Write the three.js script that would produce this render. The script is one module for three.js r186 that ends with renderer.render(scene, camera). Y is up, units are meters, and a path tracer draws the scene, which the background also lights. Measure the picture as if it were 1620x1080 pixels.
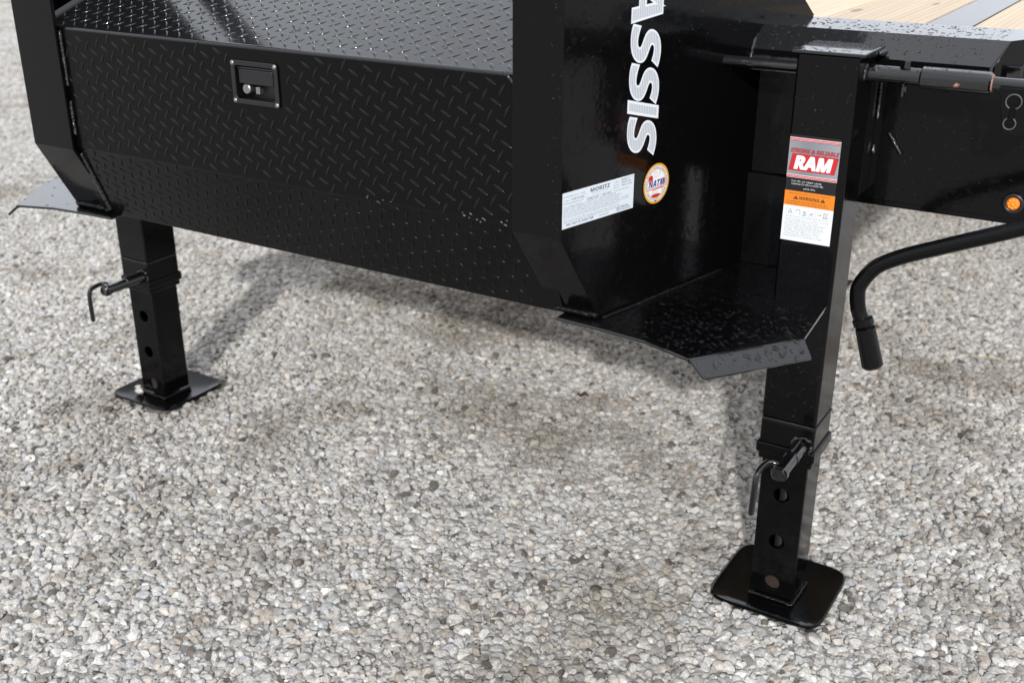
import * as THREE from 'three';
import { mergeGeometries, mergeVertices, toCreasedNormals } from 'three/addons/utils/BufferGeometryUtils.js';
import { RoundedBoxGeometry } from 'three/addons/geometries/RoundedBoxGeometry.js';

// ---------- camera, sky, sun, exposure ----------
const scene = new THREE.Scene();
const camera = new THREE.PerspectiveCamera(34.36, 1024 / 682, 0.05, 400);
camera.position.set(0, 1.4, 0);
{
  const pitch = 23.0 * Math.PI / 180, yaw = 31.65 * Math.PI / 180;
  camera.lookAt(-Math.sin(yaw) * Math.cos(pitch), 1.4 - Math.sin(pitch), -Math.cos(yaw) * Math.cos(pitch));
}
camera.focus = 2.05; camera.userData.fStop = 4.0;
const renderer = new THREE.WebGLRenderer({ antialias: true });
renderer.toneMapping = THREE.LinearToneMapping;
renderer.toneMappingExposure = 1.36;
renderer.shadowMap.enabled = true;

let seed = 1234567;
function rnd() { seed = (seed + 0x6D2B79F5) | 0; let t = Math.imul(seed ^ (seed >>> 15), 1 | seed); t = (t + Math.imul(t ^ (t >>> 7), 61 | t)) ^ t; return ((t ^ (t >>> 14)) >>> 0) / 4294967296; }
const R = (a, b) => a + (b - a) * rnd();
function hash2(x, y, s) { let h = Math.imul(x | 0, 374761393) + Math.imul(y | 0, 668265263) + Math.imul(s | 0, 1442695041); h = Math.imul(h ^ (h >>> 13), 1274126177); return ((h ^ (h >>> 16)) >>> 0) / 4294967296; }
function vnoise(x, y, s = 0, per = 0) {
  const xi = Math.floor(x), yi = Math.floor(y), fx = x - xi, fy = y - yi, u = fx * fx * (3 - 2 * fx), v = fy * fy * (3 - 2 * fy);
  const m = per ? (k) => ((k % per) + per) % per : (k) => k;
  const a = hash2(m(xi), m(yi), s), b = hash2(m(xi + 1), m(yi), s), c = hash2(m(xi), m(yi + 1), s), d = hash2(m(xi + 1), m(yi + 1), s);
  return a + (b - a) * u + (c - a) * v + (a - b - c + d) * u * v;
}
function fbm(x, y, s, oct = 4, per = 0) { let r = 0, a = 0.5, n = 0, f = 1; for (let i = 0; i < oct; i++) { r += a * vnoise(x * f, y * f, s + i * 17, per ? per * f : 0); n += a; a *= 0.5; f *= 2; } return r / n; }

{ // overcast sky: brighter overhead, soft cloud texture all round
  const w = 1024, h = 512, data = new Float32Array(w * h * 4);
  const LZ = 0.98;
  for (let j = 0; j < h; j++) for (let i = 0; i < w; i++) {
    const el = ((j + 0.5) / h - 0.5) * Math.PI, az = (i + 0.5) / w * 2 * Math.PI, s = Math.sin(el);
    const dx = Math.cos(el) * Math.cos(az), dz = Math.cos(el) * Math.sin(az);
    let L;
    if (s > 0) {
      const k = 1.6 / (s + 0.25), c = fbm(dx * k + 9, dz * k + 5, 3, 5);
      L = LZ * (0.78 + 0.22 * s) * (0.72 + 0.56 * c);
    } else L = 0.25;
    const o = (j * w + i) * 4;
    data[o] = L * 0.94; data[o + 1] = L * 0.985; data[o + 2] = L * 1.07; data[o + 3] = 1;
  }
  const sky = new THREE.DataTexture(data, w, h, THREE.RGBAFormat, THREE.FloatType);
  sky.mapping = THREE.EquirectangularReflectionMapping; sky.magFilter = THREE.LinearFilter; sky.needsUpdate = true;
  scene.background = sky; scene.environment = sky;
}
const sun = new THREE.DirectionalLight(new THREE.Color(1, 0.988, 0.97), 2.45);
sun.target.position.set(-0.8, 0.3, -2);
sun.position.set(-0.8 + 0.84 * 4, 0.3 + 4, -2 + 1.86 * 4);
sun.castShadow = true; sun.shadow.radius = 3.2; sun.shadow.mapSize.set(4096, 4096);
Object.assign(sun.shadow.camera, { left: -5, right: 5, top: 5, bottom: -5, near: 0.5, far: 30 });
scene.add(sun, sun.target);

// ---------- textures and materials ----------
function noiseTex(size, fn, srgb = false) {
  const d = new Uint8Array(size * size * 4);
  for (let j = 0; j < size; j++) for (let i = 0; i < size; i++) {
    const c = fn(i / size, j / size), o = (j * size + i) * 4;
    if (typeof c === 'number') d[o] = d[o + 1] = d[o + 2] = Math.max(0, Math.min(255, c * 255)); else for (let k = 0; k < 3; k++) d[o + k] = Math.max(0, Math.min(255, c[k] * 255));
    d[o + 3] = 255;
  }
  const t = new THREE.DataTexture(d, size, size, THREE.RGBAFormat);
  t.wrapS = t.wrapT = THREE.RepeatWrapping; t.magFilter = THREE.LinearFilter; t.minFilter = THREE.LinearMipmapLinearFilter; t.generateMipmaps = true;
  if (srgb) t.colorSpace = THREE.SRGBColorSpace; t.needsUpdate = true; return t;
}
const rep = (t, k) => { const c = t.clone(); c.repeat.set(k, k); c.needsUpdate = true; return c; };
const orange = noiseTex(512, (u, v) => fbm(u * 24, v * 24, 11, 3, 24));                 // paint waviness
const smudge = noiseTex(512, (u, v) => { const a = fbm(u * 8, v * 8, 5, 5, 8), b = fbm(u * 40, v * 40, 29, 2, 40); return 0.10 + 0.22 * a + (b > 0.72 ? 0.18 : 0); });
const lin = (r, g, b) => new THREE.Color().setRGB(r, g, b);
const paint = new THREE.MeshPhysicalMaterial({ color: lin(0.0022, 0.0022, 0.0024), roughness: 0.55, roughnessMap: rep(smudge, 2), bumpMap: rep(orange, 5), bumpScale: 0.0001, ior: 1.5, specularIntensity: 0.38 });
paint.name = 'black gloss paint';
const wetPaint = new THREE.MeshPhysicalMaterial({ color: lin(0.003, 0.003, 0.0033), roughness: 0.09, bumpMap: rep(orange, 3), bumpScale: 0.00025, clearcoat: 0.6, clearcoatRoughness: 0.04 });
wetPaint.name = 'wet black gloss paint';
const treadPaint = new THREE.MeshPhysicalMaterial({ color: lin(0.0018, 0.0018, 0.002), roughness: 0.2, bumpMap: rep(orange, 6), bumpScale: 0.00012, specularIntensity: 0.3 });
treadPaint.name = 'black painted tread plate';
const lugPaint = new THREE.MeshPhysicalMaterial({ color: lin(0.0018, 0.0018, 0.002), roughness: 0.18, specularIntensity: 0.62 });
lugPaint.name = 'black painted tread lugs';
const lidPaint = new THREE.MeshPhysicalMaterial({ color: lin(0.003, 0.003, 0.0033), roughness: 0.13, bumpMap: rep(orange, 6), bumpScale: 0.00012, clearcoat: 0.5, clearcoatRoughness: 0.06 });
lidPaint.name = 'wet black painted tread plate';
const satin = new THREE.MeshStandardMaterial({ color: lin(0.005, 0.005, 0.0055), roughness: 0.34 });
satin.name = 'satin black plastic';
const zinc = new THREE.MeshStandardMaterial({ color: lin(0.32, 0.31, 0.30), metalness: 0.9, roughness: 0.32 });
const rust = new THREE.MeshStandardMaterial({ color: lin(0.022, 0.012, 0.007), roughness: 0.85, bumpMap: rep(orange, 20), bumpScale: 0.0008 });
const bareCopper = new THREE.MeshStandardMaterial({ color: lin(0.30, 0.15, 0.11), roughness: 0.6, bumpMap: rep(orange, 30), bumpScale: 0.001 });
const water = new THREE.MeshPhysicalMaterial({ color: lin(1, 1, 1), transmission: 1, thickness: 0.003, ior: 1.33, roughness: 0.05 });
water.name = 'rain water';
const rodSteel = new THREE.MeshStandardMaterial({ color: lin(0.03, 0.03, 0.03), metalness: 0.2, roughness: 0.3 });
const wornEdge = new THREE.MeshStandardMaterial({ color: lin(0.10, 0.10, 0.105), metalness: 0.4, roughness: 0.5 });
const amber = new THREE.MeshPhysicalMaterial({ color: lin(0.85, 0.17, 0.004), roughness: 0.12, clearcoat: 1, clearcoatRoughness: 0.05 });
const amberCore = new THREE.MeshPhysicalMaterial({ color: lin(0.95, 0.30, 0.02), roughness: 0.08 });

// ---------- geometry helpers ----------
const V = (x, y, z) => new THREE.Vector3(x, y, z);
function metreUV(g) { // uv in metres from the dominant axis of the normal
  g = g.index ? g.toNonIndexed() : g;
  const p = g.attributes.position, n = g.attributes.normal, uv = new Float32Array(p.count * 2);
  for (let i = 0; i < p.count; i++) {
    const ax = Math.abs(n.getX(i)), ay = Math.abs(n.getY(i)), az = Math.abs(n.getZ(i));
    if (ax > ay && ax > az) { uv[2 * i] = p.getZ(i); uv[2 * i + 1] = p.getY(i); } else if (ay > az) { uv[2 * i] = p.getX(i); uv[2 * i + 1] = p.getZ(i); } else { uv[2 * i] = p.getX(i); uv[2 * i + 1] = p.getY(i); }
  }
  g.setAttribute('uv', new THREE.BufferAttribute(uv, 2));
  for (const k of Object.keys(g.attributes)) if (!['position', 'normal', 'uv'].includes(k)) g.deleteAttribute(k);
  return g;
}
const merge = (list) => mergeGeometries(list.flat().map((g) => metreUV(g)), false);
function bx(x0, x1, y0, y1, z0, z1, r = 0.0015, seg = 2) {
  const g = new RoundedBoxGeometry(Math.abs(x1 - x0), Math.abs(y1 - y0), Math.abs(z1 - z0), seg, Math.min(r, Math.abs(x1 - x0) / 2.01, Math.abs(y1 - y0) / 2.01, Math.abs(z1 - z0) / 2.01));
  g.translate((x0 + x1) / 2, (y0 + y1) / 2, (z0 + z1) / 2); return g;
}
function poly(pts, holes = []) { const s = new THREE.Shape(pts.map((p) => new THREE.Vector2(...p))); for (const h of holes) s.holes.push(h); return s; }
function circleHole(x, y, r) { const p = new THREE.Path(); p.absarc(x, y, r, 0, Math.PI * 2, true); return p; }
function roundRect(x0, x1, y0, y1, r, path = new THREE.Shape()) {
  path.moveTo(x0 + r, y0); path.lineTo(x1 - r, y0); path.absarc(x1 - r, y0 + r, r, -Math.PI / 2, 0); path.lineTo(x1, y1 - r); path.absarc(x1 - r, y1 - r, r, 0, Math.PI / 2);
  path.lineTo(x0 + r, y1); path.absarc(x0 + r, y1 - r, r, Math.PI / 2, Math.PI); path.lineTo(x0, y0 + r); path.absarc(x0 + r, y0 + r, r, Math.PI, Math.PI * 1.5); return path;
}
function plate(shape, t, b = 0.0012, seg = 2, curve = 16) { // extruded along z, front face at z = 0
  const g = new THREE.ExtrudeGeometry(shape, { depth: t - 2 * b, bevelEnabled: b > 0, bevelSize: b, bevelThickness: b, bevelOffset: -b, bevelSegments: seg, curveSegments: curve });
  g.translate(0, 0, -t + b); return g;
}
function basis(g, o, x, y, z) { g.applyMatrix4(new THREE.Matrix4().makeBasis(x, y, z).setPosition(o)); return g; }
function mirror(g) { // mirror across x = 0, keeping faces outward
  g = g.index ? g.toNonIndexed() : g; g.applyMatrix4(new THREE.Matrix4().makeScale(-1, 1, 1));
  for (const k of Object.keys(g.attributes)) { const a = g.attributes[k], s = a.itemSize; for (let i = 0; i < a.count; i += 3) for (let c = 0; c < s; c++) { const u = a.array[(i + 1) * s + c]; a.array[(i + 1) * s + c] = a.array[(i + 2) * s + c]; a.array[(i + 2) * s + c] = u; } }
  return g;
}
function cyl(a, b, r, r2 = r, seg = 28, cap = true, bev = 0) {
  const L = a.distanceTo(b), pts = [];
  if (cap) pts.push(new THREE.Vector2(0, 0));
  if (bev) { pts.push(new THREE.Vector2(r - bev, 0), new THREE.Vector2(r, bev), new THREE.Vector2(r2, L - bev), new THREE.Vector2(r2 - bev, L)); } else pts.push(new THREE.Vector2(r, 0), new THREE.Vector2(r2, L));
  if (cap) pts.push(new THREE.Vector2(0, L));
  let g = new THREE.LatheGeometry(pts, seg); g = toCreasedNormals(g, 0.6);
  g.applyQuaternion(new THREE.Quaternion().setFromUnitVectors(V(0, 1, 0), b.clone().sub(a).normalize())); g.translate(a.x, a.y, a.z); return g;
}
function tube(pts, r, seg = 60, rad = 18, ends = true) {
  const c = new THREE.CatmullRomCurve3(pts, false, 'catmullrom', 0.4), L = [new THREE.TubeGeometry(c, seg, r, rad, false)];
  if (ends) for (const [t, s] of [[0, -1], [1, 1]]) { const g = new THREE.SphereGeometry(r, rad, 8); const p = c.getPoint(t); g.scale(1, 1, 1); g.translate(p.x, p.y, p.z); L.push(g); }
  return L;
}
const ico1 = mergeVertices(new THREE.IcosahedronGeometry(1, 1).deleteAttribute('uv').deleteAttribute('normal'));
ico1.computeVertexNormals();
function weld(pts, r, flat = 1) { // a row of overlapping ripples
  const L = [];
  for (let k = 0; k + 1 < pts.length; k++) {
    const a = pts[k], b = pts[k + 1], n = Math.max(1, Math.round(a.distanceTo(b) / (r * 0.75)));
    for (let i = 0; i < n; i++) {
      const p = a.clone().lerp(b, (i + 0.5) / n), s = r * R(0.82, 1.18), g = ico1.clone();
      g.scale(s, s * flat, s); g.rotateX(R(0, 3)); g.rotateY(R(0, 3)); g.translate(p.x + R(-1, 1) * r * 0.15, p.y + R(-1, 1) * r * 0.15, p.z + R(-1, 1) * r * 0.15); L.push(g);
    }
  }
  return L;
}
// rain drops: shallow domes on a surface (o + u*a + v*b, normal n)
const dome = new THREE.SphereGeometry(1, 10, 5, 0, Math.PI * 2, 0, Math.PI * 0.56); dome.deleteAttribute('uv');
function drops(count, at, n, rmin, rmax, flat = 0.38, lobes = 1, pow = 2.2) {
  const q = new THREE.Quaternion().setFromUnitVectors(V(0, 1, 0), n.clone().normalize()), L = [];
  for (let i = 0; i < count; i++) {
    const p = at(); if (!p) continue;
    const r = rmin + (rmax - rmin) * Math.pow(rnd(), pow), m = lobes > 1 && r > (rmin + rmax) * 0.3 ? 1 + Math.floor(rnd() * lobes) : 1;
    for (let k = 0; k < m; k++) {
      const g = dome.clone(); const a = R(0.75, 1.25); g.scale(r * a, r * flat * R(0.8, 1.2), r / a); g.rotateY(R(0, 6.28));
      if (k) g.translate(R(-1.1, 1.1) * r, 0, R(-1.1, 1.1) * r);
      g.applyQuaternion(q); g.translate(p.x, p.y, p.z); L.push(g);
    }
  }
  return L;
}

// ---------- naming and placing ----------
const used = {}, worldBase = new Map();
function tag(o, label, category, group, kind) { if (label) o.userData.label = label; if (category) o.userData.category = category; if (group) o.userData.group = group; if (kind) o.userData.kind = kind; return o; }
function topName(name) { const k = used[name] = (used[name] ?? -1) + 1; return k ? `${name}_${String(k).padStart(3, '0')}` : name; }
function baseGroup(name, p, parent = scene) { const g = new THREE.Group(); g.name = parent === scene ? topName(name) : name; const pb = worldBase.get(parent) ?? V(0, 0, 0); g.position.copy(p).sub(pb); worldBase.set(g, p.clone()); parent.add(g); return g; }
function part(name, geos, m, parent, label) { // geometry given in world metres, stored relative to its parent
  const g = Array.isArray(geos) ? merge(geos) : geos, b = worldBase.get(parent) ?? V(0, 0, 0);
  g.translate(-b.x, -b.y, -b.z);
  const o = new THREE.Mesh(g, m); o.name = parent === scene ? topName(name) : name; o.castShadow = o.receiveShadow = true; parent.add(o); worldBase.set(o, b.clone());
  if (label) o.userData.label = label; return o;
}
const stuff = (o) => { o.userData.kind = 'stuff'; return o; };

// ---------- the ground ----------
const FW = V(-Math.sin(0.5524), 0, -Math.cos(0.5524)), RT = V(Math.cos(0.5524), 0, -Math.sin(0.5524));
const wet = (x, z) => { const a = fbm(x * 2.1 + 3, z * 2.1 + 8, 41, 4), b = fbm(x * 7 + 1, z * 7, 77, 3); return Math.max(0, Math.min(1, (a * 0.62 + b * 0.38 - 0.515) * 5)); };
const relief = (x, z) => (fbm(x * 1.3, z * 1.3, 91, 3) - 0.5) * 0.016;
const gravelTex = noiseTex(1024, (u, v) => {
  const n = 64; let best = 9, second = 9, id = 0; const X = u * n, Y = v * n, xi = Math.floor(X), yi = Math.floor(Y);
  for (let a = -1; a <= 1; a++) for (let b = -1; b <= 1; b++) { const cx = ((xi + a) % n + n) % n, cy = ((yi + b) % n + n) % n; const d = Math.hypot(xi + a + hash2(cx, cy, 1) - X, yi + b + hash2(cx, cy, 2) - Y); if (d < best) { second = best; best = d; id = hash2(cx, cy, 3); } else if (d < second) second = d; }
  const t = 0.50 + 0.42 * id + 0.06 * (fbm(u * 128, v * 128, 8, 2, 128) - 0.5); return [t, t * 0.985, t * 0.965];
}, true);
const groundMat = new THREE.MeshStandardMaterial({ color: lin(0.78, 0.78, 0.78), map: gravelTex, roughness: 0.95 });
const groundGeo = (() => {
  const pos = [], uv = [], idx = [], rings = [0.3, ...Array.from({ length: 42 }, (_, i) => 0.9 + i * 0.13), 6.8, 7.6, 8.6, 10, 12, 15, 19, 30, 60, 140], M = 240;
  rings.forEach((r) => { for (let i = 0; i <= M; i++) { const a = i / M * Math.PI * 2, x = r * Math.cos(a), z = r * Math.sin(a); pos.push(x, r < 20 ? relief(x, z) - 0.0045 : -0.0045, z); uv.push(x / 0.95, z / 0.95); } });
  for (let k = 0; k + 1 < rings.length; k++) for (let i = 0; i < M; i++) { const a = k * (M + 1) + i, b = a + M + 1; idx.push(a, a + 1, b, b, a + 1, b + 1); }
  for (let i = 1; i + 1 < M; i++) idx.push(0, i + 1, i);
  const g = new THREE.BufferGeometry(); g.setAttribute('position', new THREE.Float32BufferAttribute(pos, 3)); g.setAttribute('uv', new THREE.Float32BufferAttribute(uv, 2)); g.setIndex(idx); g.computeVertexNormals(); return g;
})();
const ground = new THREE.Mesh(groundGeo, groundMat); ground.name = 'gravel_ground'; ground.receiveShadow = true; scene.add(ground);
tag(ground, 'grey gravel yard running under and around the black trailer', 'ground', null, 'structure');

const stoneTex = noiseTex(256, (u, v) => { const a = fbm(u * 6, v * 6, 61, 4, 6), b = fbm(u * 32, v * 32, 62, 2, 32); const t = 0.70 + 0.34 * a + (b > 0.68 ? -0.12 : 0) + 0.12 * (b - 0.5); return [t, t * 0.99, t * 0.97]; }, true);
const stoneBump = noiseTex(256, (u, v) => fbm(u * 16, v * 16, 63, 4, 16));
const stoneMat = (c) => new THREE.MeshStandardMaterial({ color: c, map: stoneTex, bumpMap: stoneBump, bumpScale: 0.0006, roughness: 0.92 });
function stoneGeo(detail) {
  let g = mergeVertices(new THREE.IcosahedronGeometry(1, detail).deleteAttribute('normal').deleteAttribute('uv'));
  const planes = []; for (let k = 0; k < 11; k++) planes.push([V(R(-1, 1), R(-1, 1), R(-1, 1)).normalize(), R(0.46, 0.82)]);
  const p = g.attributes.position, v = V(0, 0, 0), uv = new Float32Array(p.count * 2), sx = R(0.85, 1.25), sy = R(0.5, 0.72), sz = R(0.75, 1.05), o = R(0, 9);
  for (let i = 0; i < p.count; i++) {
    v.fromBufferAttribute(p, i); uv[2 * i] = v.x * 0.6 + v.y * 0.3 + o; uv[2 * i + 1] = v.z * 0.6 - v.y * 0.35 + o;
    for (const [n, t] of planes) { const d = v.dot(n) - t; if (d > 0) v.addScaledVector(n, -d * 0.94); }
    v.multiplyScalar(0.93 + 0.14 * vnoise(v.x * 2 + o, v.y * 2 + v.z * 1.7, 12)); p.setXYZ(i, v.x * sx, v.y * sy, v.z * sz);
  }
  g.setAttribute('uv', new THREE.BufferAttribute(uv, 2));
  g = toCreasedNormals(g, 0.42); return g;
}
const variants = []; for (let i = 0; i < 14; i++) variants.push(stoneGeo(2));
const palette = [
  [0.66, 0.645, 0.625], [0.60, 0.59, 0.575], [0.55, 0.54, 0.535], [0.73, 0.72, 0.70], [0.60, 0.56, 0.52], [0.44, 0.43, 0.425], [0.66, 0.62, 0.58], [0.80, 0.795, 0.78], [0.33, 0.305, 0.285], [0.47, 0.42, 0.37], [0.17, 0.15, 0.135], [0.57, 0.58, 0.60],
];
const weights = [16, 15, 13, 12, 9, 9, 9, 7, 5.5, 6, 3, 9], wsum = weights.reduce((a, b) => a + b, 0);
function pickColor() { let t = rnd() * wsum, k = 0; while ((t -= weights[k]) > 0) k++; return k; }
const footRects = [[-0.543, -1.957], [-2.390, -1.957]];
const stones = [];
function scatter(r0, r1, a0, a1, step, s0, s1) { // stones lying in a sector of the yard, seen from above
  for (let x = -r1; x <= r1; x += step) for (let y = 0; y <= r1; y += step) {
    const px = x + R(-0.75, 0.75) * step, py = y + R(-0.75, 0.75) * step, r = Math.hypot(px, py), a = Math.atan2(px, py);
    if (r < r0 || r >= r1 || a < a0 || a > a1) continue;
    const X = FW.x * py + RT.x * px, Z = FW.z * py + RT.z * px, sz = s0 + (s1 - s0) * Math.pow(rnd(), 2.1);
    if (footRects.some(([cx, cz]) => Math.abs(X - cx) < 0.110 && Math.abs(Z - cz) < 0.109)) continue;
    const heap = footRects.some(([cx, cz]) => Math.abs(X - cx) < 0.148 && Math.abs(Z - cz) < 0.147 && (Math.abs(X - cx) > 0.123 || Math.abs(Z - cz) > 0.122)) ? R(0, 0.009) : 0;
    stones.push({ x: X, z: Z, y: relief(X, Z) - 0.0075 + R(0, 0.0085) + heap, s: sz, c: pickColor(), w: wet(X, Z), r, a });
  }
}
const D = Math.PI / 180;
scatter(1.1, 4.6, -38 * D, 38 * D, 0.0108, 0.0056, 0.0165);
scatter(4.6, 8, -34 * D, -13 * D, 0.0125, 0.0070, 0.0130);
scatter(4.6, 8, 13 * D, 34 * D, 0.0125, 0.0070, 0.0130);
scatter(8, 15, -34 * D, -18 * D, 0.0175, 0.0085, 0.0150);
// the nearest stones one by one, all others as the gravel
const tanV = Math.tan(34.36 / 2 * D), inFrame = (s) => { const v = V(s.x, s.y, s.z).sub(camera.position).applyQuaternion(camera.quaternion.clone().invert()); return -v.y / -v.z / tanV < 0.97 && Math.abs(v.x / v.z) / (tanV * 1.5) < 0.98; };
camera.updateMatrixWorld();
const near = stones.filter((s) => s.r < 2.6 && inFrame(s)).sort((a, b) => b.s / Math.hypot(b.r, 1.4) - a.s / Math.hypot(a.r, 1.4)).slice(0, 300); near.forEach((s) => { s.single = true; });
const e = new THREE.Euler(), qq = new THREE.Quaternion(), mm = new THREE.Matrix4();
function stoneMatrix(s) { e.set(R(-0.42, 0.42), R(0, 6.28), R(-0.42, 0.42)); qq.setFromEuler(e); const k = s.s; return mm.compose(V(s.x, s.y, s.z), qq, V(k * R(0.9, 1.15), k * R(0.8, 1.1), k * R(0.9, 1.15))); }
function stoneColor(s, c) { const p = palette[s.c], j = R(0.88, 1.1), w = s.w; return c.setRGB(p[0] * j * (1 - 0.36 * w), p[1] * j * (1 - 0.39 * w), p[2] * j * (1 - 0.43 * w)); }
const gravel = new THREE.Group(); gravel.name = 'gravel'; scene.add(gravel);
tag(gravel, 'loose pale grey and tan gravel covering the whole yard', 'gravel', null, 'stuff');
{
  const rest = stones.filter((s) => !s.single), white = stoneMat(lin(1, 1, 1)), col = new THREE.Color();
  variants.forEach((g, vi) => {
    const mine = rest.filter((s, i) => i % variants.length === vi), im = new THREE.InstancedMesh(g, white, mine.length);
    im.name = 'gravel_stones'; im.castShadow = im.receiveShadow = true; im.userData.kind = 'stuff';
    mine.forEach((s, i) => { im.setMatrixAt(i, stoneMatrix(s)); im.setColorAt(i, stoneColor(s, col)); });
    gravel.add(im);
  });
  const mats = []; for (let i = 0; i < 36; i++) { const s = { c: i % 12, w: [0, 0.45, 0.9][Math.floor(i / 12)] }; mats.push(stoneMat(stoneColor(s, new THREE.Color()))); }
  near.forEach((s, i) => {
    const o = new THREE.Mesh(variants[i % variants.length], mats[s.c + 12 * (s.w < 0.25 ? 0 : s.w < 0.7 ? 1 : 2)]); o.name = i ? `stone_${String(i).padStart(3, '0')}` : 'stone'; o.castShadow = o.receiveShadow = true;
    stoneMatrix(s).decompose(o.position, o.quaternion, o.scale); ground.add(o);
  });
}

// ---------- the trailer ----------
const trailer = baseGroup('gooseneck_trailer', V(-1.47, 0, -1.9));
tag(trailer, 'black flatbed gooseneck trailer with tread plate tool box, standing on two landing jacks', 'trailer');
const X0 = -2.052, X1 = -0.933, ZF = -1.527, YK = 0.852, YT = 1.1066, ZB = -1.612, YB = 0.676;

// tread plate pattern
function bar(len, w, h) { // one raised lens-shaped lug, lying along x, height along z
  const g = new THREE.SphereGeometry(1, 12, 8, 0, Math.PI * 2, 0, Math.PI); g.deleteAttribute('uv');
  const p = g.attributes.position; for (let i = 0; i < p.count; i++) { const x = p.getX(i), t = Math.max(0, 1 - x * x); p.setXYZ(i, x * len / 2, p.getY(i) * w / 2 * Math.pow(t, 0.25), p.getZ(i) * h * (0.55 + 0.45 * t)); }
  g.computeVertexNormals(); return g;
}
const lug = bar(0.0255, 0.0058, 0.0018);
function tread(o, ux, uy, un, w, h, rot, barRot, skip, pitch = 0.0348) { // lugs on the rectangle w x h, lattice turned by rot
  const L = [], c = Math.cos(rot), s = Math.sin(rot), n = Math.ceil((w + h) / pitch);
  for (let i = -n; i <= n; i++) for (let j = -n; j <= n; j++) for (const k of [0, 1]) {
    const a = (i + k / 2) * pitch, b = (j + k / 2) * pitch, x = a * c - b * s + w / 2, y = a * s + b * c + h / 2;
    if (x < 0.008 || y < 0.007 || x > w - 0.008 || y > h - 0.007 || (skip && skip(x, y))) continue;
    const g = lug.clone(); g.rotateZ(barRot + (k ? Math.PI / 2 : 0)); g.translate(x, y, 0); basis(g, o, ux, uy, un); L.push(g);
  }
  return L;
}
{
  const box = baseGroup('tool_box', V(-1.49, YB, -1.8), trailer); box.userData.label = 'black tread plate tool box between the two uprights, paddle latch in its front';
  const W = X1 - X0;
  // front with the latch opening
  const LX0 = -1.556, LX1 = -1.452, LY0 = 1.004, LY1 = 1.070;
  const hole = roundRect(LX0, LX1, LY0, LY1, 0.006, new THREE.Path());
  const E0 = X0 - 0.05, E1 = X1 + 0.05, fs = poly([[E0, YK], [E1, YK], [E1, YT - 0.007], [E0, YT - 0.007]], [hole]); const fg = plate(fs, 0.005, 0); fg.translate(0, 0, ZF);
  const front = part('front_panel', [fg], treadPaint, box);
  stuff(part('tread_pattern', tread(V(X0, YK, ZF), V(1, 0, 0), V(0, 1, 0), V(0, 0, 1), W, YT - YK - 0.008, 0.284, -0.49, (x, y) => { const a = x + X0, b = y + YK; return a > -1.575 && a < -1.432 && b > 0.984 && b < 1.09; }), lugPaint, front));
  // lower panel slopes back under the box
  const sl = V(0, YB - YK, ZB - ZF), sll = sl.length(), sn = V(0, -(ZB - ZF), YB - YK).normalize(); if (sn.z < 0) sn.negate();
  const lg = plate(poly([[-0.05, 0], [W + 0.05, 0], [W + 0.05, sll], [-0.05, sll]]), 0.005, 0.0008); basis(lg, V(X0, YB, ZB), V(1, 0, 0), sl.clone().normalize().negate(), sn);
  const low = part('lower_panel', [lg, cyl(V(E0, YK, ZF - 0.0045), V(E1, YK, ZF - 0.0045), 0.0047, 0.0047, 16, false)], treadPaint, box);
  stuff(part('tread_pattern', tread(V(X0, YB, ZB), V(1, 0, 0), sl.clone().normalize().negate(), sn, W, sll, 0.284, -0.49), treadPaint, low));
  // lid with a rolled front edge
  const LA = 21 * D, lU = V(0, Math.sin(LA), -Math.cos(LA)), lN = V(0, Math.cos(LA), Math.sin(LA)), lO = V(0, YT, ZF - 0.006), lx0 = -2.118, lx1 = -0.862, LL = 0.47;
  const ls = plate(poly([[lx0, 0], [lx1, 0], [lx1, LL], [lx0, LL]]), 0.005, 0); basis(ls, lO, V(1, 0, 0), lU, lN);
  const lid = part('lid', [ls, cyl(V(lx0, YT - 0.0047, ZF - 0.0052), V(lx1, YT - 0.0047, ZF - 0.0052), 0.0046, 0.0046, 24, false), bx(lx0, lx1, YT - 0.013, YT - 0.006, ZF - 0.004, ZF - 0.0008, 0.0005)], lidPaint, box, 'wet sloping top of the tool box reflecting the grey sky');
  stuff(part('tread_pattern', tread(V(lx0, YT, ZF - 0.006), V(1, 0, 0), lU, lN, lx1 - lx0, LL, 0, 0.78, null, 0.0345), lidPaint, lid));
  stuff(part('raindrops', drops(160, () => V(R(lx0 + 0.02, lx1 - 0.02), 0, 0).add(lO).addScaledVector(lU, R(0.015, LL - 0.02)), lN, 0.0010, 0.0030, 0.4), water, lid));
  const ed = bx(-0.006, 0.006, 0.03, LL, -0.0035, 0.0035, 0.001); ed.rotateY(0.9); basis(ed, lO.clone().add(V(-2.116, 0, 0)), V(1, 0, 0), lU, lN); part('edge_trim', [ed], lidPaint, box);
  part('back_panel', [bx(lx0, lx1, YB, YT + LL * Math.sin(LA) - 0.006, -1.984, -1.978, 0.001)], paint, box);
  part('floor_plate', [bx(X0, X1, YB - 0.002, YB + 0.003, ZB - 0.003, -1.976)], paint, box);
  part('weld_bead', [weld([V(X0 + 0.004, 1.095, ZF + 0.003), V(X0 + 0.004, 0.985, ZF + 0.003)], 0.0042), weld([V(X0 + 0.004, 0.95, ZF + 0.003), V(X0 + 0.004, 0.88, ZF + 0.003)], 0.0042), weld([V(X0 + 0.002, 0.835, ZF - 0.006), V(X0 - 0.019, 0.69, ZB + 0.008)], 0.005), weld([V(X1 - 0.022, 1.106, ZF + 0.001), V(X1 - 0.003, 1.09, ZF + 0.003)], 0.003)], wetPaint, box);
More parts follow.
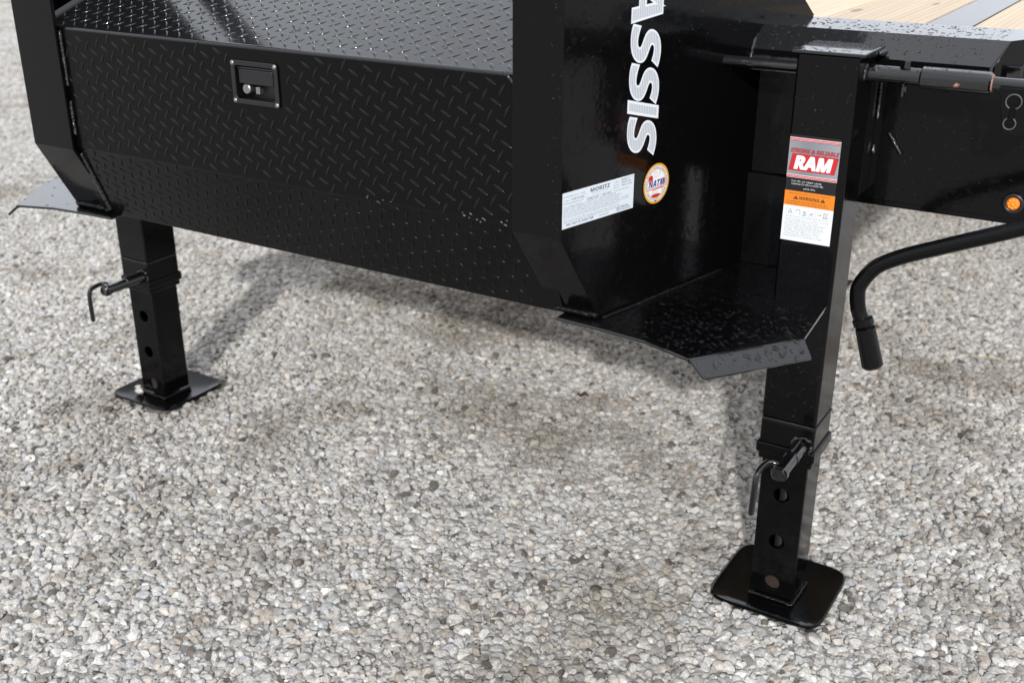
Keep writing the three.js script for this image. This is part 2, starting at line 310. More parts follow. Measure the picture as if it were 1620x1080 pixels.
  const sp = []; for (let i = 0; i < 22; i++) { const g = ico1.clone(), s = R(0.0008, 0.0021); g.scale(s * R(1, 2.4), s, s); g.rotateZ(R(-0.8, 0.2)); g.translate(R(-1.045, -0.95), YK + R(-0.006, 0.012), ZF + R(-0.004, 0.002)); sp.push(g); }
  for (let i = 0; i < 9; i++) { const g = ico1.clone(), s = R(0.0007, 0.0016); g.scale(s * R(1, 2.4), s, s); g.translate(R(-1.27, -1.19), YK + R(-0.004, 0.008), ZF + R(-0.003, 0.002)); sp.push(g); }
  stuff(part('weld_spatter', sp, new THREE.MeshStandardMaterial({ color: lin(0.09, 0.09, 0.09), roughness: 0.3, metalness: 0.3 }), box));

  // paddle latch
  const latch = baseGroup('paddle_latch', V(-1.504, 1.037, ZF), trailer); latch.userData.label = 'black recessed paddle latch with silver lock and four bright screws';
  const BX0 = -1.5625, BX1 = -1.4455, BY0 = 0.9965, BY1 = 1.0775;
  const bh = roundRect(LX0 + 0.003, LX1 - 0.003, LY0 + 0.002, LY1 - 0.002, 0.007, new THREE.Path()), bs = roundRect(BX0, BX1, BY0, BY1, 0.005); bs.holes.push(bh);
  const bg = plate(bs, 0.0045, 0.0014, 3); bg.translate(0, 0, ZF + 0.0045);
  part('bezel', [bg], satin, latch);
  const wx0 = LX0 + 0.002, wx1 = LX1 - 0.002, wy0 = LY0 + 0.001, wy1 = LY1 - 0.001, zb = ZF - 0.024;
  part('recess', [bx(wx0, wx1, wy0, wy1, zb - 0.002, zb, 0.0005), bx(wx0 - 0.002, wx0, wy0, wy1, zb, ZF, 0.0005), bx(wx1, wx1 + 0.002, wy0, wy1, zb, ZF, 0.0005), bx(wx0, wx1, wy0 - 0.002, wy0, zb, ZF, 0.0005), bx(wx0, wx1, wy1, wy1 + 0.002, zb, ZF, 0.0005)], satin, latch);
  part('paddle', [bx(wx0 + 0.004, wx1 - 0.008, LY0 + 0.029, LY1 - 0.008, ZF - 0.012, ZF - 0.001, 0.003, 3), bx(wx1 - 0.0085, wx1 - 0.0065, LY0 + 0.030, LY1 - 0.010, ZF - 0.014, ZF + 0.0005, 0.0008)], satin, latch);
  part('lock_cylinder', [cyl(V(-1.535, 1.0235, zb), V(-1.535, 1.0235, ZF - 0.004), 0.0098, 0.0098, 28, true, 0.0015), bx(-1.5362, -1.5338, 1.019, 1.028, ZF - 0.005, ZF - 0.0032, 0.0003)], zinc, latch);
  part('strike_tab', [bx(-1.5185, -1.508, 1.014, 1.028, zb, ZF - 0.012, 0.001)], zinc, latch);
  part('hinge_pin', [cyl(V(wx0, LY1 - 0.007, ZF - 0.006), V(wx1, LY1 - 0.007, ZF - 0.006), 0.0022, 0.0022, 12)], rodSteel, latch);
  for (const [sx, sy] of [[BX0 + 0.0055, BY1 - 0.0055], [BX1 - 0.0055, BY1 - 0.0055], [BX0 + 0.0055, BY0 + 0.0055], [BX1 - 0.0055, BY0 + 0.0055]]) { const g = new THREE.SphereGeometry(0.0046, 16, 10); g.scale(1, 1, 0.6); g.translate(sx, sy, ZF + 0.0042); part('screw', [g], zinc, latch); }
}

// the two uprights with their flared side plates
const FL = 12.95 * D, dS = V(Math.sin(FL), 0, -Math.cos(FL)), nS = V(Math.cos(FL), 0, Math.sin(FL));
function canvas(w, h, fn) { const c = document.createElement('canvas'); c.width = w; c.height = h; const x = c.getContext('2d'); fn(x, w, h); const t = new THREE.CanvasTexture(c); t.colorSpace = THREE.SRGBColorSpace; t.anisotropy = 8; return t; }
function scribble(x, x0, y0, w, n, lh, size, style, dens = 0.8) { // fine print too small to read: broken strokes
  x.strokeStyle = style; x.lineWidth = Math.max(1, size * 0.16);
  for (let i = 0; i < n; i++) { let px = x0; const end = x0 + w * R(0.72, 1); const y = y0 + i * lh; while (px < end) { const wl = Math.floor(R(2, 9)); for (let k = 0; k < wl && px < end; k++) { x.beginPath(); x.moveTo(px, y); x.lineTo(px + R(-0.1, 0.3) * size, y - size * R(0.6, 1)); if (rnd() < dens) x.lineTo(px + size * 0.4, y - size * R(0, 0.9)); x.stroke(); px += size * 0.6; } px += size * 0.5; } }
}
function decal(w, h, mat, o, ux, uy, un) { const g = new THREE.PlaneGeometry(w, h); basis(g, o, ux, uy, un); return g; }
function printPart(name, g, m, parent, label) { const b = worldBase.get(parent); g.translate(-b.x, -b.y, -b.z); const o = new THREE.Mesh(g, m); o.name = name; o.receiveShadow = true; parent.add(o); if (label) o.userData.label = label; return o; }
function upright(sg, xo, xw, label) {
  const up = baseGroup('upright', V(xo, YB, -1.75), trailer); up.userData.label = label;
  const fix = (g) => { g = g.index ? g.toNonIndexed() : g; if (sg < 0) g = mirror(g); g.translate(xo, 0, 0); return g; };
  const Z = -1.514, zb = -1.618, yk = 0.8465, yb = YB + 0.001, t = 0.009;
  const fs = poly([[Z, 2.0], [Z, yk], [zb, yb], [zb - t, yb], [Z - t, yk + 0.003], [Z - t, 2.0]]);
  const fg = new THREE.ExtrudeGeometry(fs, { depth: xw - 0.003, bevelEnabled: true, bevelSize: 0.0016, bevelThickness: 0.0015, bevelOffset: -0.0016, bevelSegments: 3 });
  basis(fg, V(0, 0, 0), V(0, 0, 1), V(0, 1, 0), V(-1, 0, 0)); fg.translate(-0.0015, 0, 0);
  { const p = fg.attributes.position; for (let i = 0; i < p.count; i++) { const y = p.getY(i); if (y < yk) p.setX(i, p.getX(i) + (yk - y) / (yk - yb) * (Z - zb) * 0.232); } fg.computeVertexNormals(); }
  part('front_flange', [fix(fg)], paint, up);
  const k = Math.cos(FL), z0 = 0.0;
  const sp = poly([[0, 2.0], [0, yk], [(Z - zb) / k, yb], [0.60, yb], [0.60, 1.06], [0.738, 1.142], [0.70, 1.1726], [0.55, 1.5], [0.55, 2.0]], sg < 0 ? [new THREE.Path([[0.385, 1.30], [0.385, 1.94], [0.47, 1.94], [0.47, 1.36]].map((p) => new THREE.Vector2(...p)))] : []);
  const sgm = plate(sp, 0.009, 0.0012); basis(sgm, V(0, 0, Z - 0.001), dS, V(0, 1, 0), nS);
  part('side_plate', [fix(sgm)], paint, up);
  const w1 = weld([V(-xw + 0.034, yb + 0.007, zb + 0.006), V(0.02, yb + 0.007, zb + 0.004)], 0.0075, 0.8), pA = V(0, 0, Z).addScaledVector(dS, 0.112).addScaledVector(nS, 0.004), pB = V(0, 0, Z).addScaledVector(dS, 0.47).addScaledVector(nS, 0.004); pA.y = pB.y = YB + 0.002;
  const w2 = weld([pA, pB], 0.0045, 0.8), pC = V(0, 0, Z).addScaledVector(dS, 0.545).addScaledVector(nS, 0.004);
  part('weld_bead', [...w1, ...w2].map(fix), paint, up);
  if (sg > 0) {
    const onP = (s, y, off) => V(xo, 0, Z - 0.001).addScaledVector(dS, s).addScaledVector(nS, off).setY(y);
    // italic block lettering that reads downwards
    const tx = canvas(600, 1900, (x, w, h) => {
      x.clearRect(0, 0, w, h); x.translate(w, 0); x.rotate(Math.PI / 2);             // now +x runs down the plate, +y to the left
      const cap = 460, base = 530, sc = h / 0.32;
      const glyphs = [['A', 0.011, 0.076], ['S', 0.0915, 0.055], ['S', 0.1540, 0.055], ['I', 0.2175, 0.0145], ['S', 0.2425, 0.055]];
      for (const [ch, off, wid] of glyphs) {
        x.save(); x.translate(off * sc, base); x.transform(1, 0, -0.24, 1, 0, 0); x.font = 'bold 640px sans-serif'; x.textAlign = 'left'; x.textBaseline = 'alphabetic';
        const m = x.measureText(ch), l = -m.actualBoundingBoxLeft, wd = m.actualBoundingBoxRight + m.actualBoundingBoxLeft, hgt = m.actualBoundingBoxAscent + Math.max(0, m.actualBoundingBoxDescent);
        const kx = wid * sc / (ch === 'I' ? 100 : wd), ky = cap / (ch === 'I' ? 470 : hgt); x.scale(kx, ky); if (ch !== 'I') x.translate(-l, -Math.max(0, m.actualBoundingBoxDescent));
        x.lineJoin = 'miter'; x.lineWidth = 38; x.strokeStyle = '#f4f7fa'; if (ch === 'I') { x.fillStyle = '#f4f7fa'; x.fillRect(-24 / kx, -470 - 24 / ky, 100 + 48 / kx, 470 + 48 / ky); } else x.strokeText(ch, 0, 0);
        const c2 = x.createLinearGradient(0, -470, 0, 0); for (let i = 0; i < 17; i++) { const a = i / 17; c2.addColorStop(a, '#e3e6ea'); c2.addColorStop(a + 0.58 / 17, '#e3e6ea'); c2.addColorStop(a + 0.6 / 17, '#aeb3bb'); c2.addColorStop(Math.min(1, a + 0.98 / 17), '#aeb3bb'); }
        x.fillStyle = c2; if (ch === 'I') x.fillRect(4 / kx, -470 + 4 / ky, 100 - 8 / kx, 470 - 8 / ky); else x.fillText(ch, 0, 0); x.restore();
      }
    });
    const tm = new THREE.MeshStandardMaterial({ map: tx, transparent: true, alphaTest: 0.5, color: lin(0.74, 0.74, 0.74), roughness: 0.35 });
    printPart('lettering', decal(0.101, 0.32, tm, onP(0.2035, 1.105, 0.0008), dS, V(0, 1, 0), nS), tm, up, 'white outlined italic letters ASSIS reading downwards');
    const st = canvas(1100, 366, (x, w, h) => {
      x.fillStyle = '#e9f0f6'; x.fillRect(0, 0, w, h); x.fillStyle = '#15181c'; x.textAlign = 'center'; x.font = '600 60px sans-serif';
      x.save(); x.translate(560, 66); x.scale(1.35, 0.9); x.fillText('MORITZ', 0, 0); x.restore();
      const ink = '#59616b'; scribble(x, 20, 52, 330, 1, 20, 15, ink); scribble(x, 440, 88, 250, 1, 16, 9, ink); scribble(x, 770, 44, 120, 3, 28, 13, ink); scribble(x, 900, 40, 170, 3, 28, 17, '#333');
      x.strokeStyle = '#8a929b'; x.lineWidth = 2; for (const r of [[120, 68, 240, 30], [360, 110, 220, 28], [590, 110, 200, 28], [890, 18, 190, 34], [120, 122, 150, 26]]) x.strokeRect(...r);
      scribble(x, 20, 92, 90, 1, 20, 14, ink); scribble(x, 132, 92, 200, 1, 20, 18, '#2c3036'); scribble(x, 20, 122, 320, 1, 20, 13, ink); scribble(x, 370, 134, 180, 1, 20, 18, '#2c3036'); scribble(x, 600, 134, 170, 1, 20, 18, '#2c3036'); scribble(x, 800, 134, 270, 1, 22, 14, ink);
      scribble(x, 20, 158, 1050, 6, 21, 13, ink); scribble(x, 20, 292, 1040, 2, 21, 12, ink); scribble(x, 60, 346, 440, 1, 20, 26, '#23272c', 1); scribble(x, 560, 346, 180, 1, 20, 15, ink); scribble(x, 830, 330, 230, 2, 22, 18, '#3a3f46', 1);
    });
    const sm = new THREE.MeshStandardMaterial({ map: st, color: lin(0.74, 0.74, 0.74), roughness: 0.4 });
    printPart('data_sticker', decal(0.184, 0.0605, sm, onP(0.0945, 0.893, 0.0012), dS, V(0, 1, 0), nS), sm, up, 'white rectangular data sticker headed MORITZ');
    const rt = canvas(512, 512, (x, w) => {
      const c = w / 2; x.fillStyle = '#f0a818'; x.beginPath(); x.arc(c, c, 254, 0, 7); x.fill(); x.fillStyle = '#eef0f4'; x.beginPath(); x.arc(c, c, 228, 0, 7); x.fill();
      x.font = 'bold 34px sans-serif'; x.textAlign = 'center'; x.strokeStyle = '#3a4468'; x.lineWidth = 5;
      for (let i = 0; i < 72; i++) { x.save(); x.translate(c, c); x.rotate(i / 72 * Math.PI * 2); if (i % 9 !== 4) { x.beginPath(); x.moveTo(R(-4, 0), -220); x.lineTo(R(-2, 8), -196); if (i % 2) x.lineTo(-5, -206); x.stroke(); } x.restore(); }
      x.strokeStyle = '#f0a818'; x.lineWidth = 12; x.beginPath(); x.arc(c, c, 182, 0, 7); x.stroke(); x.fillStyle = '#fdfdfd'; x.beginPath(); x.arc(c, c, 177, 0, 7); x.fill();
      x.save(); x.beginPath(); x.arc(c, c, 177, 0, 7); x.clip();
      x.fillStyle = '#d8281e'; x.beginPath(); x.ellipse(140, 190, 44, 54, 0.4, 0, 7); x.fill(); x.beginPath(); x.ellipse(392, 250, 46, 50, 0, 0, 7); x.fill(); x.beginPath(); x.ellipse(c, 412, 96, 26, 0, 0, 7); x.fill(); x.fillStyle = '#f3b9ba'; x.fillRect(90, 292, 330, 40);
      x.fillStyle = '#fff'; x.fillRect(150, 330, 230, 56); x.strokeStyle = '#d8281e'; x.lineWidth = 10; x.beginPath(); x.moveTo(180, 338); x.lineTo(384, 316); x.lineTo(372, 372); x.stroke(); scribble(x, 160, 372, 180, 2, 22, 16, '#8fa0c8');
      x.strokeStyle = '#9aa6c6'; x.lineWidth = 5; x.strokeRect(208, 112, 56, 56); x.beginPath(); x.moveTo(300, 170); x.lineTo(320, 92); x.lineTo(334, 150); x.stroke();
      x.save(); x.translate(c, 292); x.transform(1, 0, -0.22, 1, 0, 0); x.font = 'bold 112px sans-serif'; x.lineWidth = 12; x.strokeStyle = '#fff'; x.strokeText('NATM', 0, 0, 330); x.fillStyle = '#2a4392'; x.fillText('NATM', 0, 0, 330); x.strokeStyle = '#1c2c66'; x.lineWidth = 4; x.strokeText('NATM', 0, 0, 330); x.restore(); x.restore();
      x.fillStyle = '#23356f'; x.fillRect(c - 20, 470, 40, 16);
    });
    const rm = new THREE.MeshStandardMaterial({ map: rt, color: lin(0.74, 0.74, 0.74), roughness: 0.4 });
    const rg = new THREE.CircleGeometry(0.0365, 48); basis(rg, onP(0.2505, 0.8937, 0.0012), dS, V(0, 1, 0), nS); printPart('round_sticker', rg, rm, up, 'round yellow rimmed compliance sticker');
    stuff(part('raindrops', [drops(620, () => { const q = Math.pow(rnd(), 0.8) * 0.58, y = R(0.69, 1.24); return q < 0.3 && y > 0.85 && y < 0.94 ? null : onP(q, y, -0.0001); }, nS, 0.0007, 0.0024, 0.62, 1, 3), drops(130, () => V(xo - R(0.002, 0.028) * (0.3 + rnd()), R(0.83, 1.22), Z - 0.0001), V(0, 0, 1), 0.0006, 0.0020, 0.62, 1, 3)], water, up));
  } 
  return up;
}
upright(1, -0.841, 0.092, 'right upright with white lettering and stickers on its outer side');
upright(-1, -2.182, 0.130, 'left upright beside the far end of the tool box');

// step plates welded to the foot of each upright
function stepPlate(sg, label) {
  const st = baseGroup('step_plate', V(-1.47 + sg * 0.75, YB, -1.75), trailer); st.userData.label = label;
  const fix = (g) => { g = g.index ? g.toNonIndexed() : g; g.translate(1.47, 0, 0); if (sg < 0) g = mirror(g); g.translate(-1.47, 0, 0); return g; };
  const P = [[-0.886, -1.586], [-0.80, -1.581], [-0.706, -1.571], [-0.614, -1.540], [-0.481, -1.726], [-0.4945, -1.897], [-0.49, -2.055], [-0.886, -2.055]];
  const g = plate(poly(P.map(([x, z]) => [x, -z])), 0.006, 0.0016, 3); basis(g, V(0, YB, 0), V(1, 0, 0), V(0, 0, -1), V(0, 1, 0));
  // bent down lip along the outer front edge
  const a = V(-0.614, YB, -1.540), b = V(-0.481, YB, -1.726), e1 = b.clone().sub(a), L = e1.length(); e1.normalize(); const out = V(-e1.z, 0, e1.x); if (out.x < 0) out.negate();
  const dn = out.clone().multiplyScalar(0.78).add(V(0, -0.62, 0)).normalize(), ln = new THREE.Vector3().crossVectors(e1, dn); if (ln.y < 0) ln.negate();
  const lip = plate(poly([[0.001, -0.001], [L - 0.001, -0.001], [L - 0.006, 0.040], [0.013, 0.040]]), 0.006, 0.0016, 3);
  const zz = new THREE.Vector3().crossVectors(e1, dn); basis(lip, zz.y > 0 ? a : a.clone().addScaledVector(ln, -0.006), e1, dn, zz);
  if (zz.y < 0) { /* extruded downwards already */ }
  part('plate', [fix(g)], wetPaint, st); part('bent_lip', [fix(lip), fix(cyl(a.clone().addScaledVector(e1, 0.002).add(V(0, -0.0042, 0)), b.clone().addScaledVector(e1, -0.002).add(V(0, -0.0042, 0)), 0.0042, 0.0042, 14, false))], wetPaint, st);
  const sh = poly(P), inside = (x, z) => { let c = false; for (let i = 0, j = P.length - 1; i < P.length; j = i++) if ((P[i][1] > z) !== (P[j][1] > z) && x < (P[j][0] - P[i][0]) * (z - P[i][1]) / (P[j][1] - P[i][1]) + P[i][0]) c = !c; return c; };
  const top = () => { for (let k = 0; k < 60; k++) { const x = R(-0.88, -0.48), z = R(-2.05, -1.54); if (inside(x, z) && inside(x + 0.004, z + 0.004) && inside(x - 0.004, z) && (x + 0.841 > (-1.514 - z) * 0.23 + 0.01 || z > -1.60)) return V(x, YB - 0.0002, z); } return null; };
  const lipAt = () => a.clone().addScaledVector(e1, R(0.012, L - 0.012)).addScaledVector(dn, R(0.003, 0.036)).addScaledVector(ln, -0.0001);
  stuff(part('raindrops', [...drops(sg > 0 ? 1700 : 90, top, V(0, 1, 0), 0.0010, 0.0038, 0.31, 3, 1.9), ...drops(sg > 0 ? 80 : 12, lipAt, ln, 0.001, 0.0038, 0.55, 4, 1.5)].map(fix), water, st));
  return st;
}
stepPlate(1, 'right step plate, wet, with bent front lip beside the near jack'); stepPlate(-1, 'left step plate sticking out past the far upright');

// landing jack
function makeJack() {
  const c = V(-0.543, 0, -1.951), j = baseGroup('landing_jack', c, trailer), W = (x, y, z) => V(c.x + x, y, c.z + z);
  const B = (x0, x1, y0, y1, z0, z1, r) => bx(c.x + x0, c.x + x1, y0, y1, c.z + z0, c.z + z1, r);
  const h = 0.054;
  part('outer_tube', [B(-h, h, 0.4238, 1.119, -h, h, 0.006), B(-h, h, 0.332, 0.4222, -h, h, 0.006), B(-h + 0.001, h - 0.001, 0.421, 0.425, -h + 0.001, h - 0.001, 0.006)], paint, j);
  part('seam_bead', [...weld([W(-h + 0.004, 0.423, h), W(h - 0.004, 0.423, h)], 0.0022), ...weld([W(h, 0.423, h - 0.004), W(h, 0.423, -h + 0.004)], 0.0022)], wetPaint, j);
  part('collar_band', [B(-h - 0.0045, h + 0.0045, 0.347, 0.372, -h - 0.0045, h + 0.0045, 0.005)], paint, j);
  // drop leg: four walls, holes in the front
  const l = 0.0455, t = 0.006, y0 = 0.02, y1 = 0.40, holes = [0.2561, 0.1475, 0.049].map((y) => circleHole(0, y, 0.0165));
  const f = plate(poly([[-l, y0], [l, y0], [l, y1], [-l, y1]], holes), t, 0.001, 2, 28); f.translate(c.x, 0, c.z + l);
  const leg = part('drop_leg', [f, B(-l, -l + t, y0, y1, -l, l - t - 0.0005, 0.002), B(l - t, l, y0, y1, -l, l - t - 0.0005, 0.002), B(-l + t, l - t, y0, y1, -l, -l + t, 0.002), cyl(W(l - 0.003, y0, l - 0.003), W(l - 0.003, y1, l - 0.003), 0.0032, 0.0032, 12)], paint, j);
  part('screw_rod', [cyl(W(-0.004, 0.07, 0), W(-0.004, 0.39, 0), 0.011), ...Array.from({ length: 60 }, (_, i) => { const g = new THREE.TorusGeometry(0.011, 0.0016, 6, 20); g.rotateX(Math.PI / 2 + 0.08); g.translate(c.x - 0.004, 0.075 + i * 0.005, c.z); return g; })], rodSteel, leg);
  part('rusty_plug', [cyl(W(0, 0.049, l - 0.014), W(0, 0.049, l - 0.009), 0.0175)], rust, leg);
  // dished foot
  const hw = 0.119, hd = 0.118, ring = (s, y, n = 44) => { const o = []; for (let i = 0; i < n; i++) { const a = (i + 0.5) / n * Math.PI * 2, ca = Math.cos(a), sa = Math.sin(a), p = 0.30; o.push(V(c.x + Math.sign(ca) * Math.pow(Math.abs(ca), p) * hw * s, y, c.z - 0.006 + Math.sign(sa) * Math.pow(Math.abs(sa), p) * hd * s)); } return o; };
  const prof = [[0.01, 0.008], [0.72, 0.008], [0.78, 0.0092], [0.95, 0.0165], [0.975, 0.0175], [1.0, 0.0155], [1.0, 0.012], [0.97, 0.009], [0.80, 0.002], [0.01, 0.002]], rings = prof.map(([s, y]) => ring(s, y)), pos = [], idx = [], n = 44;
  rings.forEach((r) => r.forEach((p) => pos.push(p.x, p.y, p.z))); for (let k = 0; k + 1 < rings.length; k++) for (let i = 0; i < n; i++) { const a = k * n + i, b = k * n + (i + 1) % n; idx.push(a, b, a + n, b, b + n, a + n); }
  let fg = new THREE.BufferGeometry(); fg.setAttribute('position', new THREE.Float32BufferAttribute(pos, 3)); fg.setIndex(idx.reverse()); fg.computeVertexNormals(); if (fg.attributes.normal.getY(2 * n) < 0) { fg.setIndex(idx.reverse()); fg.computeVertexNormals(); } fg = toCreasedNormals(fg, 0.5);
  part('foot_plate', [fg, ...weld([W(-l, 0.012, l + 0.002), W(l, 0.012, l + 0.002), W(l + 0.002, 0.012, -l)], 0.0045, 0.8)], paint, j);
  // spring pin with its bent pull handle
  const py = 0.381, px = 0.030;
  part('pin_housing', [cyl(W(px, py, h - 0.004), W(px, py, h + 0.062), 0.0150, 0.0150, 28, true, 0.002), cyl(W(px, py, h + 0.056), W(px, py, h + 0.133), 0.0132, 0.0132, 26, true, 0.0015), cyl(W(px, py, h + 0.117), W(px, py, h + 0.128), 0.0162, 0.0162, 26, true, 0.001), ...weld([W(px + 0.017, py + 0.013, h), W(px + 0.004, py + 0.019, h + 0.002), W(px - 0.014, py + 0.013, h), W(px - 0.019, py, h)], 0.004), ...weld([W(px + 0.019, py + 0.004, h), W(px + 0.016, py - 0.013, h)], 0.004), ...weld([W(px, py + 0.017, h + 0.006), W(px, py + 0.0165, h + 0.058)], 0.0024)], wetPaint, j);
  part('pull_handle', tube([W(px - 0.004, py + 0.002, h + 0.108), W(px - 0.018, py + 0.010, h + 0.108), W(px - 0.028, py + 0.010, h + 0.115), W(px - 0.0325, py + 0.007, h + 0.134), W(px - 0.0345, py - 0.001, h + 0.148), W(px - 0.0355, py - 0.022, h + 0.152), W(px - 0.038, py - 0.083, h + 0.150)], 0.0060, 70, 14), wetPaint, j);
  part('cap_weld', weld([W(0.064, 1.114, -0.03), W(0.066, 1.113, -0.066)], 0.0045), wetPaint, j);
  part('cap_plate', [B(-0.063, 0.063, 1.117, 1.1235, -0.072, 0.060, 0.0025)], wetPaint, j);
  return j;
}
const jackR = makeJack(); jackR.userData.label = 'near right jack with warning sticker and rain drops';
{ // far jack: the same with its own place
  const jl = jackR.clone(); jl.name = 'landing_jack_001'; jl.position.x -= 1.845; jl.userData.label = 'far left jack partly behind the tool box'; trailer.add(jl);
  const zf = -1.951 + 0.054, cx = -0.5485;
  const tex = canvas(512, 1086, (x, w, h) => {
    x.fillStyle = '#101012'; x.fillRect(0, 0, w, h);
    const g = x.createLinearGradient(0, 0, w, 0); g.addColorStop(0, '#a2a5aa'); g.addColorStop(0.35, '#8a8d93'); g.addColorStop(1, '#a9abb0'); x.fillStyle = g; x.fillRect(0, 26, w, 404);
    x.fillStyle = '#6f7278'; for (let j = 0; j < 44; j++) for (let i = 0; i < 56; i++) x.fillRect(i * 9.2 + (j % 2) * 4.6, 44 + j * 8.6, 4, 3.6);
    for (const y of [26, 398]) { x.fillStyle = '#f4d6d8'; x.fillRect(0, y, w, 34); x.fillStyle = '#c8202a'; x.fillRect(0, y + 8, w, 8); x.fillRect(0, y + 21, w, 8); x.fillStyle = '#221'; x.fillRect(0, y + 33, w, 4); }
    x.textAlign = 'center'; x.font = 'italic bold 56px sans-serif'; x.lineJoin = 'round'; x.lineWidth = 5; x.strokeStyle = '#5b2428'; x.strokeText('STRONG & RELIABLE', w / 2, 176, 486); x.fillStyle = '#d2343e'; x.fillText('STRONG & RELIABLE', w / 2, 176, 486);
    x.save(); x.transform(1, 0, -0.16, 1, 46, 0); x.fillStyle = '#d3202b'; x.fillRect(26, 190, 462, 168); x.strokeStyle = '#8d1118'; x.lineWidth = 4; x.strokeRect(26, 190, 462, 168); x.font = 'bold 176px sans-serif'; x.lineWidth = 14; x.fillStyle = '#fff'; x.strokeStyle = '#fff'; x.strokeText('RAM', 256, 337, 410); x.fillText('RAM', 256, 337, 410); x.restore();
    scribble(x, 60, 476, 400, 2, 27, 20, '#e8e8ea', 1); scribble(x, 190, 544, 130, 1, 20, 20, '#e8e8ea', 1);
    x.fillStyle = '#f28a1c'; x.fillRect(0, 566, w, 152); x.fillStyle = '#241505'; x.font = 'bold 46px sans-serif'; x.fillText('WARNING', w / 2, 650, 210);
    for (const cx0 of [118, 394]) { x.beginPath(); x.moveTo(cx0 - 26, 650); x.lineTo(cx0 + 26, 650); x.lineTo(cx0, 612); x.closePath(); x.fill(); x.fillStyle = '#f28a1c'; x.fillRect(cx0 - 3, 624, 6, 14); x.fillRect(cx0 - 3, 641, 6, 5); x.fillStyle = '#241505'; }
    scribble(x, 40, 598, 430, 1, 20, 11, '#6b3d0c'); scribble(x, 30, 680, 450, 2, 22, 13, '#5a320a');
    x.fillStyle = '#f3f6f8'; x.fillRect(0, 718, w, h - 718); x.strokeStyle = '#9aa1a8'; x.lineWidth = 2; for (const bx0 of [36, 258]) x.strokeRect(bx0, 742, 78, 70);
    x.strokeStyle = '#4d545b'; x.lineWidth = 4; const ln = (...p) => { x.beginPath(); x.moveTo(p[0], p[1]); for (let k = 2; k < p.length; k += 2) x.lineTo(p[k], p[k + 1]); x.stroke(); };
    ln(56, 802, 74, 756, 96, 802); ln(62, 790, 90, 790); x.beginPath(); x.arc(156, 772, 20, Math.PI, 0); x.stroke(); ln(136, 772, 136, 786); ln(176, 772, 176, 806);
    ln(196, 808, 240, 808); ln(210, 808, 210, 768, 224, 768, 224, 808); ln(236, 760, 236, 800); ln(272, 800, 316, 770); ln(276, 772, 312, 800); ln(352, 782, 392, 782); ln(384, 775, 393, 782, 384, 789);
    ln(408, 808, 470, 808); ln(420, 808, 420, 756, 434, 756, 434, 808); ln(452, 808, 452, 764, 464, 748);
    scribble(x, 34, 838, 440, 1, 20, 12, '#6f757d'); scribble(x, 30, 866, 455, 9, 22, 13, '#83898f'); 
  });
  const m = new THREE.MeshStandardMaterial({ map: tex, color: lin(0.74, 0.74, 0.74), roughness: 0.38 });
  const g = decal(0.0905, 0.192, m, V(cx, 0.8825, zf + 0.0012), V(1, 0, 0), V(0, 1, 0), V(0, 0, 1));
  printPart('jack_sticker', g, m, jackR, 'RAM sticker, red and silver over an orange warning band and white text');
  const at = (y0, y1, z, hw) => () => V(-0.543 + R(-hw, hw), R(y0, y1), z - 0.0001), away = (f) => () => { const p = f(); return p.y > 0.78 && p.y < 0.985 && rnd() < 0.85 ? null : p; };
  stuff(part('raindrops', [drops(620, away(at(0.43, 1.11, zf, 0.05)), V(0, 0, 1), 0.0006, 0.0024, 0.62, 1, 3), drops(60, at(0.2, 0.4, -1.951 + 0.0455, 0.04), V(0, 0, 1), 0.0005, 0.0018, 0.62, 1, 3), drops(110, () => V(-0.543 + R(-0.06, 0.06), 1.1234, -1.951 + R(-0.07, 0.055)), V(0, 1, 0), 0.0008, 0.0026, 0.4, 2)], water, jackR));
}
const ZP = -2.06;
part('gusset_plate', [bx(-0.745, -0.585, YB + 0.0002, 0.86, ZP + 0.004, ZP + 0.012, 0.0015)], paint, trailer);
part('jack_bracket', [bx(-0.60, -0.490, 0.855, 1.075, ZP + 0.0005, -2.004, 0.002), ...weld([V(-0.487, 1.06, ZP + 0.003), V(-0.487, 0.99, ZP + 0.003)], 0.004), ...weld([V(-0.487, 0.94, ZP + 0.003), V(-0.487, 0.925, ZP + 0.003)], 0.0045), ...weld([V(-0.462, 0.965, ZP + 0.004), V(-0.438, 0.93, ZP + 0.004)], 0.004)], wetPaint, trailer);

